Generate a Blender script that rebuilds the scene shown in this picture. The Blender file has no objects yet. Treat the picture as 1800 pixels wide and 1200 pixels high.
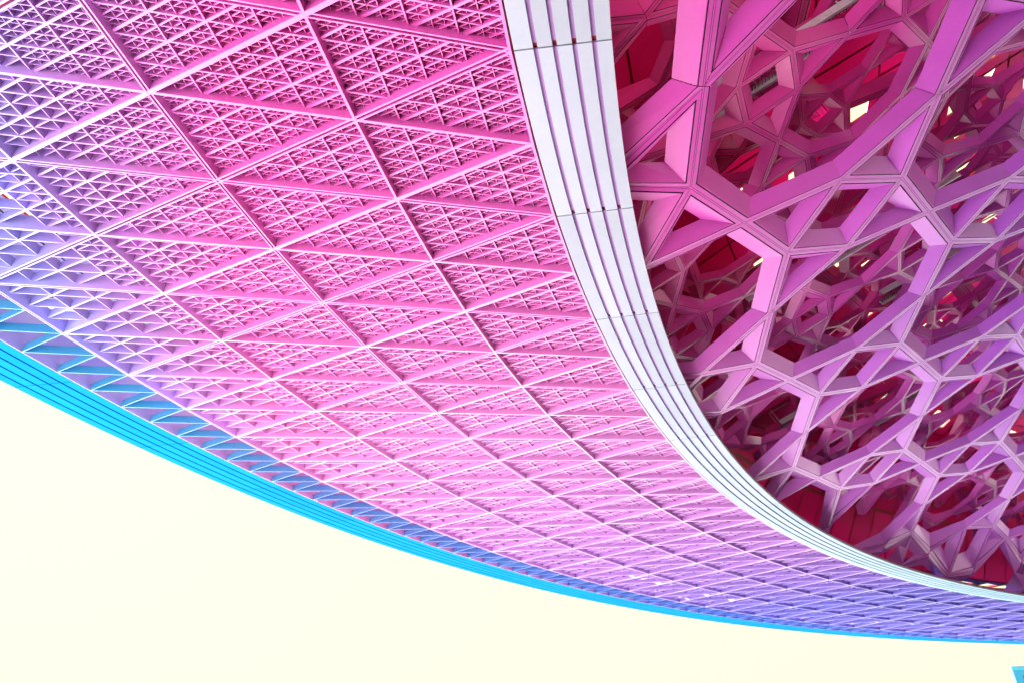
import bpy, bmesh, math, random
import numpy as np
from mathutils import Vector, Matrix

# ------------------------------------------------------------------ camera, sky, sun, exposure
S = 60.0                       # canopy radius in metres at the double ring beam
ZOFF = 12.25                   # height of the soffit at that radius
sc = bpy.context.scene
F_PX = 1223.568
ROT = np.array([[-0.97351797, 0.22814148, -0.0146363], [0.10988364, 0.52311211, 0.84515046], [0.2004703, 0.82116088, -0.53432806]])
CAM = np.array([0.85576778, -0.14862221, 0.17750388])
def T(v): return Vector((v[0], -v[1], -v[2]))
def fitw(v): return Vector((S*v[0], -S*v[1], ZOFF - S*v[2]))
camd = bpy.data.cameras.new('camera'); cam = bpy.data.objects.new('camera', camd); sc.collection.objects.link(cam)
right, up, back = T(ROT[0]), -T(ROT[1]), -T(ROT[2])
M = Matrix((right, up, back)).transposed().to_4x4(); M.translation = fitw(CAM)
cam.matrix_world = M
camd.sensor_width = 36; camd.lens = F_PX/1800*36; camd.clip_end = 4000; camd.clip_start = .05
sc.camera = cam

SUN_EL, SUN_AZ = math.radians(29), math.radians(-40)     # azimuth of the sun seen from the centre, measured from +x
EXPOSURE = 3.2
w = bpy.data.worlds.new('World'); sc.world = w; w.use_nodes = True
nt = w.node_tree; nt.nodes.clear()
sky = nt.nodes.new('ShaderNodeTexSky'); sky.sky_type = 'NISHITA'; sky.sun_disc = False
sky.sun_elevation = SUN_EL; sky.sun_rotation = math.radians(90) - SUN_AZ
sky.dust_density = 6; sky.air_density = 1.5
bw = nt.nodes.new('ShaderNodeRGBToBW'); pw = nt.nodes.new('ShaderNodeMath'); pw.operation = 'POWER'; pw.inputs[1].default_value = .035
vm = nt.nodes.new('ShaderNodeVectorMath'); vm.operation = 'SCALE'; vm.inputs[0].default_value = (1, 1, .59)
bg = nt.nodes.new('ShaderNodeBackground'); bg.inputs[1].default_value = .15
out = nt.nodes.new('ShaderNodeOutputWorld')
mu = nt.nodes.new('ShaderNodeMath'); mu.operation = 'MULTIPLY'; mu.inputs[1].default_value = .96
nt.links.new(sky.outputs[0], bw.inputs[0]); nt.links.new(bw.outputs[0], pw.inputs[0]); nt.links.new(pw.outputs[0], mu.inputs[0])
nt.links.new(mu.outputs[0], vm.inputs['Scale']); nt.links.new(vm.outputs[0], bg.inputs[0]); nt.links.new(bg.outputs[0], out.inputs[0])
sl = bpy.data.lights.new('sun', 'SUN'); sl.energy = 4.6; sl.angle = math.radians(.53); sl.color = (1, .97, .94)
so = bpy.data.objects.new('sun', sl); sc.collection.objects.link(so)
sd = Vector((math.cos(SUN_EL)*math.cos(SUN_AZ), math.cos(SUN_EL)*math.sin(SUN_AZ), math.sin(SUN_EL)))
so.rotation_euler = sd.to_track_quat('Z', 'Y').to_euler(); so.location = (150, -80, 90)
sc.view_settings.view_transform = 'Standard'; sc.view_settings.look = 'None'
sc.view_settings.exposure = EXPOSURE; sc.view_settings.gamma = 1; sc.view_settings.use_curve_mapping = False
sc.cycles.max_bounces = 6; sc.cycles.diffuse_bounces = 5; sc.cycles.glossy_bounces = 2
sc.cycles.use_denoising = True; sc.cycles.use_adaptive_sampling = True; sc.cycles.adaptive_threshold = .03; sc.cycles.sample_clamp_indirect = 8

# ------------------------------------------------------------------ helpers
COL = sc.collection
random.seed(4)
DTH = 0.03815638570968531
R = [0.8865, 0.9394, 1.0, 1.0701, 1.1515]      # ring beams, inside to outside
R5, R6, RI, RO = 1.1940, 1.2446, 0.8588, 0.8853
SLOPE = -0.07432
def zs(r): return ZOFF - S*SLOPE*(r-1)
def P(r, u, h=0.0):
    a = -u*DTH
    return (S*r*math.cos(a), S*r*math.sin(a), zs(r)+h)
def project(p):
    q = Vector(p) - M.translation
    x, y, z = q.dot(right), -q.dot(up), -q.dot(back)
    if z < .3: return (1e6, 1e6, z)
    return (900+F_PX*x/z, 600+F_PX*y/z, z)
def inframe(p, m=150):
    x, y, z = project(p); return -m < x < 1800+m and -m < y < 1200+m

def tag(o, label=None, cat=None, group=None, kind=None):
    for k, v in (('label', label), ('category', cat), ('group', group), ('kind', kind)):
        if v: o[k] = v
    return o
def mesh(name, V, Fc, mat, smooth=False):
    m = bpy.data.meshes.new(name); m.from_pydata([tuple(v) for v in V], [], Fc)
    if isinstance(mat, (list, tuple)):
        for x in mat: m.materials.append(x)
    elif mat: m.materials.append(mat)
    m.update(); return m
def link(name, me, parent=None, rz=None, loc=None):
    o = bpy.data.objects.new(name, me); COL.objects.link(o)
    if parent: o.parent = parent
    if rz is not None: o.rotation_euler = (0, 0, rz)
    if loc is not None: o.location = loc
    return o
def empty(name, label, cat, group=None, loc=(0, 0, 0)):
    o = bpy.data.objects.new(name, None); COL.objects.link(o); o.empty_display_size = .5; o.location = loc
    return tag(o, label, cat, group)
class MB:
    def __init__(s): s.V = []; s.F = []; s.mi = []
    def add(s, V, Fc, mi=0):
        n = len(s.V); s.V += [tuple(v) for v in V]; s.F += [tuple(i+n for i in f) for f in Fc]; s.mi += [mi]*len(Fc)
    def box8(s, b, t, mi=0):      # b: 4 bottom pts, t: 4 top pts
        s.add(list(b)+list(t), [(3, 2, 1, 0), (4, 5, 6, 7), (0, 1, 5, 4), (1, 2, 6, 5), (2, 3, 7, 6), (3, 0, 4, 7)], mi)
    def web(s, a, b, z0, z1, t, ends=False):     # a thin upright board from a to b
        ax, ay, az = a; bx, by, bz = b
        dx, dy = bx-ax, by-ay; l = math.hypot(dx, dy)
        nx, ny = -dy/l*t/2, dx/l*t/2
        V = [(ax+nx, ay+ny, az+z0), (ax-nx, ay-ny, az+z0), (bx-nx, by-ny, bz+z0), (bx+nx, by+ny, bz+z0),
             (ax+nx, ay+ny, az+z1), (ax-nx, ay-ny, az+z1), (bx-nx, by-ny, bz+z1), (bx+nx, by+ny, bz+z1)]
        Fc = [(3, 2, 1, 0), (1, 2, 6, 5), (3, 0, 4, 7), (4, 5, 6, 7)]
        if ends: Fc += [(0, 1, 5, 4), (2, 3, 7, 6)]
        s.add(V, Fc)
    def mesh(s, name, mats):
        me = mesh(name, s.V, s.F, mats)
        if any(s.mi): me.polygons.foreach_set('material_index', s.mi)
        return me

# ------------------------------------------------------------------ materials
def new_mat(name, rough=.45, spec=.4):
    m = bpy.data.materials.new(name); m.use_nodes = True
    b = m.node_tree.nodes['Principled BSDF']; b.inputs['Roughness'].default_value = rough
    b.inputs['Specular IOR Level'].default_value = spec
    return m, m.node_tree, b
def ramp(nt, fac, stops):
    n = nt.nodes.new('ShaderNodeValToRGB'); cr = n.color_ramp
    while len(cr.elements) > len(stops): cr.elements.remove(cr.elements[-1])
    while len(cr.elements) < len(stops): cr.elements.new(.5)
    for e, (p, c) in zip(cr.elements, stops): e.position = p; e.color = (*c, 1)
    nt.links.new(fac, n.inputs[0]); return n.outputs[0]
def mth(nt, op, a, b=None):
    n = nt.nodes.new('ShaderNodeMath'); n.operation = op
    for i, v in enumerate((a, b)):
        if v is None: continue
        if isinstance(v, (int, float)): n.inputs[i].default_value = v
        else: nt.links.new(v, n.inputs[i])
    return n.outputs[0]
def polar(nt):
    g = nt.nodes.new('ShaderNodeNewGeometry'); s = nt.nodes.new('ShaderNodeSeparateXYZ'); nt.links.new(g.outputs['Position'], s.inputs[0])
    x, y = s.outputs[0], s.outputs[1]
    r = mth(nt, 'MULTIPLY', mth(nt, 'SQRT', mth(nt, 'ADD', mth(nt, 'MULTIPLY', x, x), mth(nt, 'MULTIPLY', y, y))), 1/S)
    u = mth(nt, 'MULTIPLY', mth(nt, 'ARCTAN2', y, x), -1/DTH)
    return r, u, g
def mixc(nt, f, a, b):
    n = nt.nodes.new('ShaderNodeMix'); n.data_type = 'RGBA'
    nt.links.new(f, n.inputs[0])
    for i, v in ((6, a), (7, b)):
        if isinstance(v, tuple): n.inputs[i].default_value = (*v, 1)
        else: nt.links.new(v, n.inputs[i])
    return n.outputs[2]
def wear(nt, b, col, scale=.8, amt=.10, fine=9):
    """slight uneven paint: broad tone drift and fine speckle"""
    tc = nt.nodes.new('ShaderNodeNewGeometry')
    n1 = nt.nodes.new('ShaderNodeTexNoise'); n1.inputs['Scale'].default_value = scale; n1.inputs['Detail'].default_value = 5
    n2 = nt.nodes.new('ShaderNodeTexNoise'); n2.inputs['Scale'].default_value = fine; n2.inputs['Detail'].default_value = 3
    nt.links.new(tc.outputs['Position'], n1.inputs['Vector']); nt.links.new(tc.outputs['Position'], n2.inputs['Vector'])
    f = mth(nt, 'ADD', mth(nt, 'MULTIPLY', n1.outputs[0], amt*2), mth(nt, 'MULTIPLY', n2.outputs[0], amt))
    oi = nt.nodes.new('ShaderNodeObjectInfo')
    f = mth(nt, 'ADD', f, mth(nt, 'MULTIPLY', oi.outputs['Random'], .14))
    f = mth(nt, 'ADD', f, 1-amt*1.5-.07)
    v = nt.nodes.new('ShaderNodeVectorMath'); v.operation = 'SCALE'
    nt.links.new(col, v.inputs[0]); nt.links.new(f, v.inputs['Scale'])
    nt.links.new(v.outputs[0], b.inputs['Base Color'])
    rr = mth(nt, 'ADD', mth(nt, 'MULTIPLY', n1.outputs[0], .3), b.inputs['Roughness'].default_value-.15)
    nt.links.new(rr, b.inputs['Roughness'])
PINK = (.56, .078, .385); ROSE = (.93, .30, .66); LILAC = (.24, .235, .57); VIOLET = (.085, .072, .38)
def soffit_paint(name, pink, lilac, violet, lit_pink=None):
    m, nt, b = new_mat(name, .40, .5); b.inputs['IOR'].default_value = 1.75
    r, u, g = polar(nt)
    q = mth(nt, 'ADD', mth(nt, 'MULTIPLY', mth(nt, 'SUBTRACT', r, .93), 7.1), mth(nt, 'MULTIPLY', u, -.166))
    if lit_pink: pink = ramp(nt, mth(nt, 'MULTIPLY', mth(nt, 'ADD', u, 2), .1), [(.10, pink), (.85, lit_pink)])  # pink turns paler with u: the brighter light there is put into the colour
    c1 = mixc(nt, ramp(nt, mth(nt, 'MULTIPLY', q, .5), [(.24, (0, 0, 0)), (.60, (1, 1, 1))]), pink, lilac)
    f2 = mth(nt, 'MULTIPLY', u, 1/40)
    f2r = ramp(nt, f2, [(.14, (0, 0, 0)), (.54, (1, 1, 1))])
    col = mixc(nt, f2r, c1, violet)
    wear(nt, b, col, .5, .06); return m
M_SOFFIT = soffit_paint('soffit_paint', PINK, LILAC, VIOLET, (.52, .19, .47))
M_TOOTH = soffit_paint('tooth_paint', (.05, .14, .40), (.016, .20, .42), (.008, .06, .36))
def outer_mat(name, near, far):
    m, nt, b = new_mat(name, .6, .0); r, u, g = polar(nt)
    wear(nt, b, ramp(nt, mth(nt, 'MULTIPLY', u, 1/40), [(.05, near), (.75, far)]), .9, .08); return m
M_OUTER = outer_mat('cyan_fascia_paint', (.005, .165, .33), (.008, .125, .33))
M_OUTER_GAP = outer_mat('blue_gap_paint', (.002, .012, .16), (.002, .012, .16))
M_INNER = outer_mat('pale_fascia_paint', (.30, .325, .40), (.19, .34, .40))
M_INNER_GAP = outer_mat('lavender_channel_paint', (.36, .20, .46), (.12, .18, .44))
def plain(name, col, rough=.5, amt=.08, scale=.6):
    m, nt, b = new_mat(name, rough); c = nt.nodes.new('ShaderNodeRGB'); c.outputs[0].default_value = (*col, 1)
    wear(nt, b, c.outputs[0], scale, amt); return m
M_RED = plain('crimson_backing', (.36, .005, .03))
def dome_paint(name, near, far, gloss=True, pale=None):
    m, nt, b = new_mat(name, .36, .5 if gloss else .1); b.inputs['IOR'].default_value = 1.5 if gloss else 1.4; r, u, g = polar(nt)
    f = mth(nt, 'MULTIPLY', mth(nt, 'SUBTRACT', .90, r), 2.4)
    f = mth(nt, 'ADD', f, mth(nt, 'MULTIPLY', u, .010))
    if pale: near = ramp(nt, mth(nt, 'MULTIPLY', u, .1), [(.15, near), (.85, pale)])  # paler lavender along u: stronger light further round, painted into the beams
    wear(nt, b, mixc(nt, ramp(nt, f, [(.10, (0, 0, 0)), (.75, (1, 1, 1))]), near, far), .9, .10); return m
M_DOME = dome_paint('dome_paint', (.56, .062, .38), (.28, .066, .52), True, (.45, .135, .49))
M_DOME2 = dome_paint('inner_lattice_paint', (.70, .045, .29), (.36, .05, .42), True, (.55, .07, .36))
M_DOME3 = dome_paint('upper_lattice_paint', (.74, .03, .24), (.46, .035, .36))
M_GROOVE_SHADE = plain('plum_groove_shade', (.07, .008, .06), .7)  # shade of the beam grooves, painted dark on their walls and floors
M_DECK = dome_paint('deck_paint', (.75, .009, .15), (.62, .012, .24), False)
M_VOID = soffit_paint('void_deck_paint', (.42, .012, .09), (.10, .07, .32), (.10, .05, .30))

# ------------------------------------------------------------------ ground
gm, gnt, gb = new_mat('pale_paving', .8, .3)
c = gnt.nodes.new('ShaderNodeRGB'); c.outputs[0].default_value = (.68, .66, .63, 1); wear(gnt, gb, c.outputs[0], .15, .08)
dm = plain('dark_bounce_cut', (.10, .095, .10), .6, .1, .4)  # for an unseen dark disc, added to cut bounce light under the dome
mbf = MB(); nf = 160
for i in range(nf):
    a0, a1 = 2*math.pi*i/nf, 2*math.pi*(i+1)/nf
    mbf.add([(0, 0, .004), (S*.80*math.cos(a0), S*.80*math.sin(a0), .004), (S*.80*math.cos(a1), S*.80*math.sin(a1), .004)], [(0, 1, 2)])
tag(link('unseen_dark_floor', mbf.mesh('unseen_dark_floor', dm)), kind='structure')
g = link('ground', mesh('ground', [(-2500, -2500, 0), (2500, -2500, 0), (2500, 2500, 0), (-2500, 2500, 0)], [(0, 1, 2, 3)], gm)); tag(g, kind='structure')

# ------------------------------------------------------------------ ring canopy soffit
canopy = empty('ring_canopy', 'pink and lilac ring shaped canopy soffit of triangular coffers', 'canopy')
U0, U1 = -5, 40
def offs(k): return 0 if k % 2 == 0 else .5
LV = {1: (.14, .42, .028), 2: (.175, .40, .016), 3: (.205, .37, .010)}    # underside, top, thickness by level
def levels(n, i):
    st = n//4
    if i % st == 0: return 1
    if i % max(1, st//2) == 0: return 2
    return 3
GR = {0: (16, 16, 1.), 1: (16, 16, 1.), 2: (16, 8, .5), 3: (8, 4, .25)}
ZL = {'A': .004, 'B': .007, 'C': .010}
def coffer_lines(k, typ):
    """straight ribs of one triangular coffer: (kind, level, (rho0,u0), (rho1,u1))"""
    nf, ncs, rs = GR[k]; L = []
    seen = set()
    for n, lo, hi in ((ncs, 0., 1.), (nf, 0., rs)):
        for i in range(1, n):
            for kind in 'ABC':
                key = (kind, i*16//n)
                if key in seen: continue
                lev = levels(16, key[1])
                if kind == 'C':
                    rho = i/n
                    if rho > hi+1e-6 and n == nf and nf != ncs: continue
                    if typ == 'out': a, b = (rho, rho/2), (rho, 1-rho/2)
                    else: a, b = (rho, -rho/2), (rho, rho/2)
                else:
                    t = i/n
                    if typ == 'out':      # base on the inner ring u 0..1, apex at .5
                        r0, r1 = 0., 1-t
                        f = (lambda q: t+q/2) if kind == 'A' else (lambda q: 1-t-q/2)
                    else:
                        r0, r1 = t, 1.
                        f = (lambda q: -t+q/2) if kind == 'A' else (lambda q: t-q/2)
                    r1 = min(r1, hi)
                    if r1-r0 < 1e-6: continue
                    a, b = (r0, f(r0)), (r1, f(r1))
                seen.add(key)
                L.append((kind, lev, a, b))
    return L
def rr(k, rho): return R[k]+(R[k+1]-R[k])*rho
def rib_geo(mb, k, ln):
    kind, lev, a, b = ln
    z0, d, t = LV[lev]; z0 += ZL[kind]
    if kind == 'A': t *= 1.7
    mb.web(P(rr(k, a[0]), a[1]), P(rr(k, b[0]), b[1]), z0, d, t)
coffer_full, coffer_fine, rib_mesh = {}, {}, {}
for k in range(4):
    for typ in ('out', 'in'):
        Ls = coffer_lines(k, typ)
        a, b = MB(), MB(); rib_mesh[k, typ] = []
        for ln in Ls:
            rib_geo(a, k, ln)
            if ln[1] == 1:
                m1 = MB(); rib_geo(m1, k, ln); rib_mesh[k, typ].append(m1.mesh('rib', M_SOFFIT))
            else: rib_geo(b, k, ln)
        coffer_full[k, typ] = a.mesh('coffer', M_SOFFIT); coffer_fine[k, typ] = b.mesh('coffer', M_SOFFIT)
cands = []
for k in range(4):
    for typ in ('out', 'in'):
        for ui in range(U0, U1):
            u = ui + offs(k)
            cu = u+.5 if typ == 'out' else u
            cp = P(rr(k, .4 if typ == 'out' else .6), cu)
            if not inframe(cp, 330): continue
            x, y, z = project(cp)
            vis = -40 < x < 1840 and -40 < y < 1240
            cands.append((z + (0 if vis else 500), k, typ, u))
cands.sort()
nrib = 0
for idx, (z, k, typ, u) in enumerate(cands):
    rz = -u*DTH
    n = len(rib_mesh[k, typ])
    detail = nrib + n <= 297 and z < 500
    if idx < 297:
        o = link('coffer', (coffer_fine if detail else coffer_full)[k, typ], canopy, rz)
        if detail:
            for me in rib_mesh[k, typ]: link('rib', me, o)
            nrib += n
if len(cands) > 297:
    mb = MB()
    for z, k, typ, u in cands[297:]:
        ca, sa = math.cos(-u*DTH), math.sin(-u*DTH)
        me = coffer_full[k, typ]
        V = np.empty(len(me.vertices)*3); me.vertices.foreach_get('co', V); V = V.reshape(-1, 3)
        V = np.c_[V[:, 0]*ca-V[:, 1]*sa, V[:, 0]*sa+V[:, 1]*ca, V[:, 2]]
        mb.add(V.tolist(), [tuple(p.vertices) for p in me.polygons])
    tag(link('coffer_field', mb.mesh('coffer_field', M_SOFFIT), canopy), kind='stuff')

def beam_mesh(name, a, b, wdt, d, slot, mat, z=0.0):
    """upright boarded beam; two boards with an open slot between them where slot is set"""
    mb = MB(); a = Vector(a); b = Vector(b); dr = (b-a); dr.z = 0; dr.normalize(); n = Vector((-dr.y, dr.x, 0))
    if slot:
        g = .036
        for s in (-1, 1):
            o = n*s*(g/2+wdt/4+.006)
            mb.web(a+o, b+o, z, d, wdt/2)
        n0 = len(mb.F); mb.web(a, b, .10, d-.02, g+.02); mb.mi[n0:] = [1]*(len(mb.F)-n0)
    else:
        mb.web(a, b, z, d, wdt)
    return mb.mesh(name, mat)
bm_cache = {}
for ui in range(U0, U1):
    for k in range(4):
        u = ui + offs(k)
        for kind, s in (('A', .5), ('B', -.5)):
            mid = P(rr(k, .5), u+s/2)
            if not inframe(mid, 330): continue
            u2 = u + s*(2-k)                     # where this line crosses the double ring
            slot = abs(u2 % 2) < .01
            key = (k, kind, slot)
            if key not in bm_cache:
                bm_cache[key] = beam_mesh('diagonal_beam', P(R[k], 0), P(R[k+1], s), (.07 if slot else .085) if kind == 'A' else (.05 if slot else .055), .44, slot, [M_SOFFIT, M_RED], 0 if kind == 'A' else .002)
            link('diagonal_beam', bm_cache[key], canopy, -u*DTH)
    for k in range(5):
        u = ui + offs(k)
        if not inframe(P(R[k], u+.5), 330): continue
        if ('C', k) not in bm_cache:
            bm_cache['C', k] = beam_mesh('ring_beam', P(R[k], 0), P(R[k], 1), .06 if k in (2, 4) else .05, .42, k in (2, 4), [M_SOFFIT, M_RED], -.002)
        link('ring_beam', bm_cache['C', k], canopy, -u*DTH)
# zigzag fins at the outer rim
zz = {}
for ui in range(U0, U1):
    for q in range(2):
        u = ui + q*.5
        for s in (.25, -.25):
            if not inframe(P(R5, u), 330): continue
            if s not in zz:
                mb = MB(); mb.web(P(R[4]+.0006, 0), P(R5-.0004, s), .004 if s > 0 else .008, .30, .03); zz[s] = mb.mesh('zigzag_fin', M_TOOTH)
            link('zigzag_fin', zz[s], canopy, -u*DTH)
# rim board inside the outer fascia
mb = MB()
for i in range(4): mb.web(P(R5+.0005, i/4), P(R5+.0005, (i+1)/4), .03, 1.72, .04)
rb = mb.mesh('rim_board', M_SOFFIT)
for ui in range(U0, U1):
    if inframe(P(R5, ui+.5), 330): link('rim_board', rb, canopy, -ui*DTH)

# ------------------------------------------------------------------ banded fascias
def ringseg(mb, r0, r1, z0, z1, ua, ub, n, mi=0, dz0=0., dz1=0.):
    """curved box between two radii; z measured from the soffit surface, underside at z0"""
    for i in range(n):
        a, b = ua+(ub-ua)*i/n, ua+(ub-ua)*(i+1)/n
        bot = [P(r0, a, z0+dz0), P(r1, a, z0+dz1), P(r1, b, z0+dz1), P(r0, b, z0+dz0)]
        top = [P(r0, a, z1+dz0), P(r1, a, z1+dz1), P(r1, b, z1+dz1), P(r0, b, z1+dz0)]
        Fc = [(0, 1, 2, 3), (7, 6, 5, 4), (0, 3, 7, 4), (2, 1, 5, 6)]
        if i == 0: Fc.append((1, 0, 4, 5))
        if i == n-1: Fc.append((3, 2, 6, 7))
        mb.add(bot+top, Fc, mi)
inner = empty('inner_fascia', 'pale five banded ring fascia round the dome opening', 'fascia')
NB = 5
wI = (RO-RI)/NB
for b in range(NB):
    r0, r1 = RI+wI*b, RI+wI*(b+1)
    ch = wI*.24 if b < NB-1 else 0
    mb = MB(); ringseg(mb, r0, r1-ch, -.02, .08, 0.007, 1.993, 10)
    me = mb.mesh('fascia_panel', M_INNER)
    mc = None
    if ch:
        mb = MB(); ringseg(mb, r1-ch+.00002, r1-.00002, .05, .10, 0.03, 1.97, 10); mc = mb.mesh('channel', M_INNER_GAP)
    for ui in range(-7, 41, 2):
        if not inframe(P(.87, ui+1), 500): continue
        o = link('fascia_panel', me, inner, -ui*DTH)
        if mc: link('channel', mc, o)
mb = MB(); ringseg(mb, RI+.0002, R[0]-.0005, .105, .14, 0, 2, 10)
me = mb.mesh('backing_board', M_RED)
for ui in range(-7, 41, 2):
    if inframe(P(.87, ui+1), 500): link('backing_board', me, inner, -ui*DTH)
outer = empty('outer_fascia', 'bright cyan five banded outer fascia along the sky edge', 'fascia')
wO = (R6-R5)/NB
for b in range(NB):
    r0, r1 = R5+.001+wO*b, R5+.001+wO*(b+1)
    z = .02+.012*b
    mb = MB(); ringseg(mb, r0, r1-wO*.21, z, z+.07, 0.006, 1.994, 8); me = mb.mesh('fascia_panel', M_OUTER)
    mb = MB(); ringseg(mb, r1-wO*.209, r1-wO*.001, z+.014, z+.10, 0.0, 2.0, 8); mg = mb.mesh('gap_board', M_OUTER_GAP)
    for ui in range(-7, 41, 2):
        if not inframe(P(1.21, ui+1), 500): continue
        o = link('fascia_panel', me, outer, -ui*DTH)
        if b < NB-1: link('gap_board', mg, o)

# ------------------------------------------------------------------ dome lattices
DP = [-0.095216, 0.061117, 0.0, 0.0, 0.767705, 0.110502, -0.243246, 0.076461, -0.032348, 0.250142, 0.0, 0.0, 0.164558]
def dome_xyz(i, j, dz=0.0):
    x = DP[0]*i+DP[1]*j+DP[4]; y = DP[1]*i-DP[0]*j+DP[5]
    z = DP[6]+DP[7]*x+DP[8]*y+DP[9]*(x*x+y*y)
    n = Vector((-(DP[7]+2*DP[9]*x)*-1, (DP[8]+2*DP[9]*y)*-1, 1.0))
    # height up: Z = ZOFF - S*z(x,y); dZ/dX = -dz/dx ; dZ/dY = +dz/dy
    n = Vector(((DP[7]+2*DP[9]*x), -(DP[8]+2*DP[9]*y), 1.0)).normalized()
    Z = ZOFF-S*z; r = math.hypot(x, y)
    if r > .858:
        t_ = min(1, (r-.858)/.03); t_ = t_*t_*(3-2*t_); Z = Z*(1-t_)+(zs(r)+.2+.38*min(1, max(0, (r-.872)/.014)))*t_
    if r > .82:                                   # the rim of the lattice rests on top of the banded fascia
        low = zs(r)+.16; k = .12; gq = (Z-low)/k
        Z = low + k*(gq if gq > 20 else math.log1p(math.exp(gq)))
    return Vector((S*x, -S*y, Z+dz)), n
ALAT = S*math.hypot(DP[0], DP[1])
def plan_r(i, j):
    x = DP[0]*i+DP[1]*j+DP[4]; y = DP[1]*i-DP[0]*j+DP[5]; return math.hypot(x, y)
def inset(poly, d):
    n = len(poly); out = []
    for k in range(n):
        p0, p1, p2 = poly[k-1], poly[k], poly[(k+1) % n]
        def off(a, b):
            dx, dy = b[0]-a[0], b[1]-a[1]; l = math.hypot(dx, dy)
            return (a[0]-dy/l*d, a[1]+dx/l*d), (dx/l, dy/l)
        (q1, e1), (q2, e2) = off(p0, p1), off(p1, p2)
        cr = e1[0]*e2[1]-e1[1]*e2[0]
        t = ((q2[0]-q1[0])*e2[1]-(q2[1]-q1[1])*e2[0])/cr
        out.append((q1[0]+e1[0]*t, q1[1]+e1[1]*t))
    return out
def tiling(s, rng):
    """square / bow-tie / octagon tiling; faces listed counter clockwise as vertex key lists"""
    Vt = {}; faces = []
    def c(i, j, a, b):
        k = ('c', i, j, a, b); Vt[k] = (i+a*s, j+b*s); return k
    def h(i, j): k = ('h', i, j); Vt[k] = (i+.5, j); return k
    def v(i, j): k = ('v', i, j); Vt[k] = (i, j+.5); return k
    for i in rng:
        for j in rng:
            A, B, C_, D_ = c(i, j, -1, -1), c(i, j, 1, -1), c(i, j, 1, 1), c(i, j, -1, 1)
            faces.append([A, B, C_, D_])
            faces.append([B, h(i, j), C_]); faces.append([D_, A, h(i-1, j)])
            faces.append([C_, v(i, j), D_]); faces.append([A, v(i, j-1), B])
            faces.append([c(i, j, 1, 1), h(i, j), c(i+1, j, -1, 1), v(i+1, j), c(i+1, j+1, -1, -1), h(i, j+1), c(i, j+1, 1, -1), v(i, j)])
    def area(f):
        p = [Vt[k] for k in f]; return sum(p[a-1][0]*p[a][1]-p[a][0]*p[a-1][1] for a in range(len(p)))
    faces = [f if area(f) > 0 else f[::-1] for f in faces]
    return Vt, faces
def lattice(name, label, mat, s, xf, rng, dz, half, ins, dep, rmax, margin, groove, seam, scale=1.0, maxobj=296):
    """members between faces, each a mitred trough section with grooves along its underside"""
    Vt, faces = tiling(s, rng)
    um = 1/(ALAT*scale)
    prof = [(0, 0)]
    if groove: prof += [(half*.10, 0), (half*.10, groove*.5), (half*.16, groove*.5), (half*.16, 0), (half*.74, 0), (half*.74, groove), (half*.93, groove), (half*.93, 0)]
    prof += [(half, 0), (ins, dep)]
    owner = {}
    for fi, f in enumerate(faces):
        for k in range(len(f)): owner[(f[k], f[(k+1) % len(f)])] = (fi, k)
    loops = {}
    def loop(fi):
        if fi not in loops:
            poly = [Vt[k] for k in faces[fi]]; L = []
            for d, hgt in prof:
                L.append(([p for p in poly] if d == 0 else inset(poly, d*um), hgt))
            loops[fi] = L
        return loops[fi]
    def to3(p, hgt):
        i, j = xf(p); q, n = dome_xyz(i, j, dz); return q + n*hgt
    items = []
    for (a, b), (fi, k) in owner.items():
        if (b, a) not in owner or str(a) > str(b): continue
        ia, ja = xf(Vt[a]); ib, jb = xf(Vt[b])
        if max(plan_r(ia, ja), plan_r(ib, jb)) > rmax: continue
        if any(plan_r(*q) > .884 and dome_xyz(*q, dz)[0].z < zs(plan_r(*q))+.46 for q in ((ia, ja), (ib, jb))): continue
        mid, _ = dome_xyz((ia+ib)/2, (ja+jb)/2, dz)
        pr = project(mid)
        if not inframe(mid, margin): continue
        on = -20 < pr[0] < 1820 and -20 < pr[1] < 1160
        items.append((pr[2]+(0 if on else 400), a, b, fi, k))
    items.sort(key=lambda t: t[0])
    root = empty(name, label, 'lattice')
    rest = MB()
    for idx, (_, a, b, fi, k) in enumerate(items):
        mb = MB() if idx < maxobj else rest
        base = len(mb.V)
        V = []; Fc = []; gm_ = []
        gi, gk = owner[(b, a)]
        tops = []
        for (f, kk, rev) in ((fi, k, False), (gi, gk, True)):
            L = loop(f); nf = len(faces[f]); st = len(V)
            for poly, hgt in L:
                p, q = poly[kk], poly[(kk+1) % nf]
                va, vb = (a, b) if not rev else (b, a)
                if seam:
                    l = math.hypot(q[0]-p[0], q[1]-p[1]); t = seam*um/l
                    if va[0] == 'v' and vb[2] <= va[2]: p = (p[0]+(q[0]-p[0])*t, p[1]+(q[1]-p[1])*t)
                    elif vb[0] == 'v' and va[2] <= vb[2]: q = (q[0]+(p[0]-q[0])*t, q[1]+(p[1]-q[1])*t)
                V.append(to3(p, hgt)); V.append(to3(q, hgt))
            m = len(L)
            for x in range(m-1):
                s0 = st+2*x; Fc.append((s0, s0+1, s0+3, s0+2)); gm_.append(1 if groove and x in (1, 2, 3, 5, 6, 7) else 0)
            tops.append((st+2*(m-1), st+2*(m-1)+1))
        (t0, t1), (t2, t3) = tops
        Fc.append((t0, t1, t2, t3)); gm_.append(0)
        n_ = len(mb.F); mb.add(V, Fc); mb.mi[n_:] = gm_
        if idx < maxobj: link('member', mb.mesh('member', [mat, M_GROOVE_SHADE]), root)
    if rest.V: tag(link('member_field', rest.mesh('member_field', [mat, M_GROOVE_SHADE]), root), kind='stuff')
    return root
ident = lambda p: p
SD = float(DP[12])
lattice('dome_lattice', 'lowest and largest magenta lattice of grooved beams under the dome', M_DOME, SD, ident, range(-9, 12), 0, .15, .49, .27, .93, 260, .03, .02)
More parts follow.
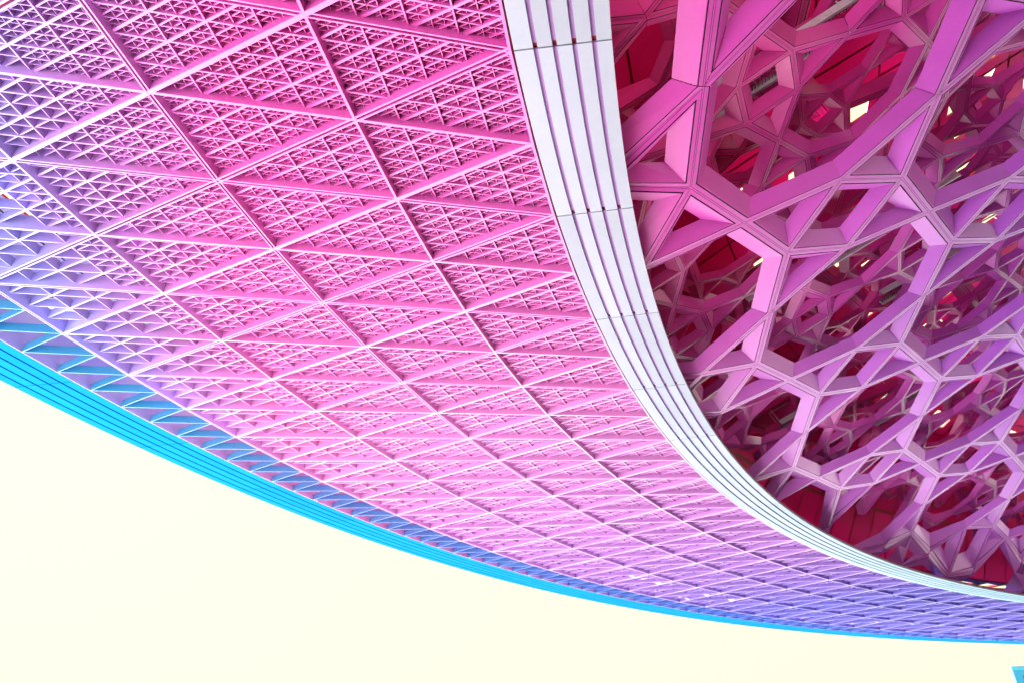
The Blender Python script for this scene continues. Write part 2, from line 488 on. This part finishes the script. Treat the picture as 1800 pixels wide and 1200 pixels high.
def rot45(p, k=.55, o=(-.62, -.37)):
    c_ = math.sqrt(.5)*k; return ((p[0]-p[1])*c_+o[0], (p[0]+p[1])*c_+o[1])
def rot_any(p, k, deg, o):
    c_, s_ = math.cos(math.radians(deg))*k, math.sin(math.radians(deg))*k
    return (p[0]*c_-p[1]*s_+o[0], p[0]*s_+p[1]*c_+o[1])
lattice('secondary_lattice', 'smaller pink lattice of thin beams seen through the large dome openings', M_DOME2, .165, rot45, range(-16, 22), 1.3, .08, .31, .18, .875, 120, .02, .015, .55)
lattice('tertiary_lattice', 'finest crimson lattice of slender struts deep between the dome layers', M_DOME3, .165, lambda p: rot_any(p, .40, 21, (-.3, .2)), range(-20, 30), 2.3, .055, .23, .14, .87, 60, .016, .0, .40)
lattice('upper_lattice', 'dim red purple lattice of broad beams high in the dome', M_DOME3, .165, lambda p: (p[0]+.45, p[1]-.1), range(-9, 12), 3.0, .12, .38, .24, .87, 100, .03, .0, 1.0)

# ------------------------------------------------------------------ roof deck over everything
def deck_z(x, y, lift):
    r = math.hypot(x, y)/S
    fx, fy = x/S, -y/S
    zd = ZOFF-S*(DP[6]+DP[7]*fx+DP[8]*fy+DP[9]*(fx*fx+fy*fy))+5.2
    zc = zs(r)+1.7
    t = min(1, max(0, (r-.885)/.05)); t = t*t*(3-2*t)
    return zd*(1-t)+zc*t+lift
def deck():
    root = empty('roof_deck', 'dark red panelled roof underside glimpsed behind the lattices', 'roof')
    mb = MB(); mv = MB(); bk = MB(); singles = []
    rs = [0.0, .1, .2, .3, .38, .46, .52, .57, .62, .66, .70, .735, .77, .80, .83, .855, .88, .905, .93, .96, .99, 1.02, 1.05, 1.08, 1.11, 1.14, 1.17, 1.20, 1.25]
    NA = 180
    def pt(r, a, l):
        x, y = S*r*math.cos(a), S*r*math.sin(a); return (x, y, deck_z(x, y, l))
    for ri in range(1, len(rs)-1):
        for ai in range(NA):
            a0, a1 = 2*math.pi*ai/NA, 2*math.pi*(ai+1)/NA
            r0, r1 = rs[ri], rs[ri+1]
            hole = random.random() < (.42 if r1 < .88 else .30) and r0 > .4 and not .84 < r1 < .96
            dr = .0006; da = .0008/r1
            q = [pt(r0+dr, a0+da, 0), pt(r1-dr, a0+da, 0), pt(r1-dr, a1-da, 0), pt(r0+dr, a1-da, 0)]
            B = [pt(r0, a0, .08), pt(r1, a0, .08), pt(r1, a1, .08), pt(r0, a1, .08)]
            t = mb if r1 < .94 else mv
            if hole:
                cx = [sum(p[k] for p in q)/4 for k in range(3)]
                f = random.uniform(.35, .72) if r1 < .88 else random.uniform(.35, .7); cx = [cx[k]+(q[random.randrange(4)][k]-cx[k])*.35 if k < 2 else cx[k] for k in range(3)]
                iq = [tuple(cx[k]+(p[k]-cx[k])*f*random.uniform(.7, 1.3) for k in range(3)) for p in q]; iq = [(p[0], p[1], deck_z(p[0], p[1], 0)) for p in iq]
                iB = [(p[0], p[1], p[2]+.08) for p in iq]
                for dst, o_, i_ in ((t, q, iq), (bk, B, iB)):
                    for e in range(4): dst.add([o_[e], o_[(e+1) % 4], i_[(e+1) % 4], i_[e]], [(0, 1, 2, 3)])
                for e in range(4): bk.add([iq[e], iq[(e+1) % 4], iB[(e+1) % 4], iB[e]], [(0, 1, 2, 3)])
            else:
                bk.add(B, [(0, 1, 2, 3)])
                cq = Vector([sum(p[k] for p in q)/4 for k in range(3)])
                if r1 < .94 and inframe(cq, 0): singles.append((project(cq)[2], q))
                else: t.add(q, [(0, 1, 2, 3)])
    singles.sort(key=lambda t: t[0])
    for k, (_, q) in enumerate(singles):
        if k < 280: link('deck_panel', mesh('deck_panel', q, [(0, 1, 2, 3)], M_DECK), root)
        else: mb.add(q, [(0, 1, 2, 3)])
    tag(link('deck_panel_field', mb.mesh('deck_panel_field', M_DECK), root), kind='stuff')
    tag(link('canopy_deck_field', mv.mesh('canopy_deck_field', M_VOID), root), kind='stuff')
    link('roof_sheet', bk.mesh('roof_sheet', M_RED), root)
deck()

# ------------------------------------------------------------------ far cyan building at the lower right
def ray(px, py):
    return (right*((px-900)/F_PX) - up*((py-600)/F_PX) - back).normalized()
bd = ray(1776, 1170); bh = Vector((bd.x, bd.y, 0)); dist = 190.0
top = M.translation + bd*(dist/bh.length)
ay = bh.normalized(); ax = Vector((ay.y, -ay.x, 0)); ay2 = ay
if ax.dot(right) < 0: ax = -ax
ax = (ax+ay*.02).normalized(); ay = (ay-ax*ay.dot(ax)).normalized()
c0 = Vector((top.x, top.y, 0)); H = top.z
M_BW = plain('cyan_cladding', (.006, .17, .33), .5, .06); M_BR = plain('pale_cyan_parapet', (.02, .22, .36), .5); M_BG = plain('blue_glass', (.004, .08, .25), .12)
bld = empty('office_building', 'small cyan block of a far building at the lower right corner', 'building', loc=tuple(c0))
def bbox(x0, x1, y0, y1, z0, z1):
    f = lambda x, y, z: tuple(ax*x+ay*y+Vector((0, 0, z)))
    m_ = MB(); m_.box8([f(x0, y0, z0), f(x1, y0, z0), f(x1, y1, z0), f(x0, y1, z0)], [f(x0, y0, z1), f(x1, y0, z1), f(x1, y1, z1), f(x0, y1, z1)]); return m_
link('wall', bbox(.15, 26, .15, 18, 0, H-.8).mesh('wall', M_BW), bld)
link('roof', bbox(.1, 26.2, .1, 18.2, H-.8, H).mesh('roof', M_BR), bld)
nfl = max(2, int(H//3.6))
wm = bbox(0, 2.2, .05, .2, 0, 1.9).mesh('window', M_BG); sm = bbox(-.1, 2.3, -.02, .2, -.12, -.005).mesh('sill', M_BR)
for fl in range(nfl):
    for k in range(7):
        wo = link('window', wm, bld, loc=tuple(ax*(1.6+3.4*k)+Vector((0, 0, 1.1+fl*(H-1.2)/nfl))))
        link('sill', sm, wo)

# ------------------------------------------------------------------ service catwalks hung inside the dome
M_ST = plain('silver_lilac_steel', (.5, .46, .58), .3, .08, 3)
M_GR = plain('dark_grating', (.30, .05, .14), .5)
def catwalk(i0, j0, i1, j1, lift, label):
    p, _ = dome_xyz(i0, j0, lift); q, _ = dome_xyz(i1, j1, lift)
    root = empty('catwalk', label, 'catwalk', loc=tuple(p))
    d = q-p; L = d.length; d.normalize(); sd_ = d.cross(Vector((0, 0, 1))).normalized(); upv = sd_.cross(d)
    def bar(a, b, w_, h_):
        a, b = Vector(a), Vector(b); m_ = MB()
        e = (b-a).normalized(); sx = e.cross(Vector((0, 0, 1)))
        sx = sd_ if sx.length < .1 else sx.normalized(); uy = sx.cross(e)
        c4 = lambda o: [o-sx*w_-uy*h_, o+sx*w_-uy*h_, o+sx*w_+uy*h_, o-sx*w_+uy*h_]
        A, B = c4(a), c4(b); m_.box8(A, B); return m_
    for s_ in (-.38, .38):
        link('stringer', bar(sd_*s_, d*L+sd_*s_, .035, .11).mesh('stringer', M_ST), root)
        link('handrail', bar(sd_*s_+upv*.95, d*L+sd_*s_+upv*.95, .022, .022).mesh('handrail', M_ST), root)
        for k in range(int(L/1.1)+1):
            o = d*(k*1.1)+sd_*s_; link('post', bar(o, o+upv*.95, .018, .018).mesh('post', M_ST), root)
    m_ = MB()
    for k in range(int(L/.09)):
        o = d*(k*.09+.04); b_ = bar(o-sd_*.36, o+sd_*.36, .008, .02); m_.add(b_.V, b_.F)
    tag(link('grating', m_.mesh('grating', M_GR), root), kind='stuff')
    for t in (.12, .88):
        link('hanger', bar(d*L*t, d*L*t+Vector((0, 0, 2.6)), .02, .02).mesh('hanger', M_ST), root)
catwalk(-.95, -.05, -.12, -.80, 2.1, 'silver service catwalk behind the large opening nearest the top of the pale fascia')
catwalk(.10, -.75, .9, -1.4, 2.2, 'silver service catwalk high up near the top right corner of the dome')
catwalk(.15, .80, .95, .10, 2.1, 'silver service catwalk behind the large opening at the middle of the dome')
catwalk(1.15, .85, 1.95, .12, 2.2, 'silver service catwalk behind the dome openings at the right edge')
catwalk(1.15, 1.85, 1.9, 1.2, 2.1, 'silver service catwalk behind the lower middle openings of the dome')
catwalk(2.1, 1.95, 2.9, 1.2, 2.2, 'silver service catwalk low at the far right of the dome')
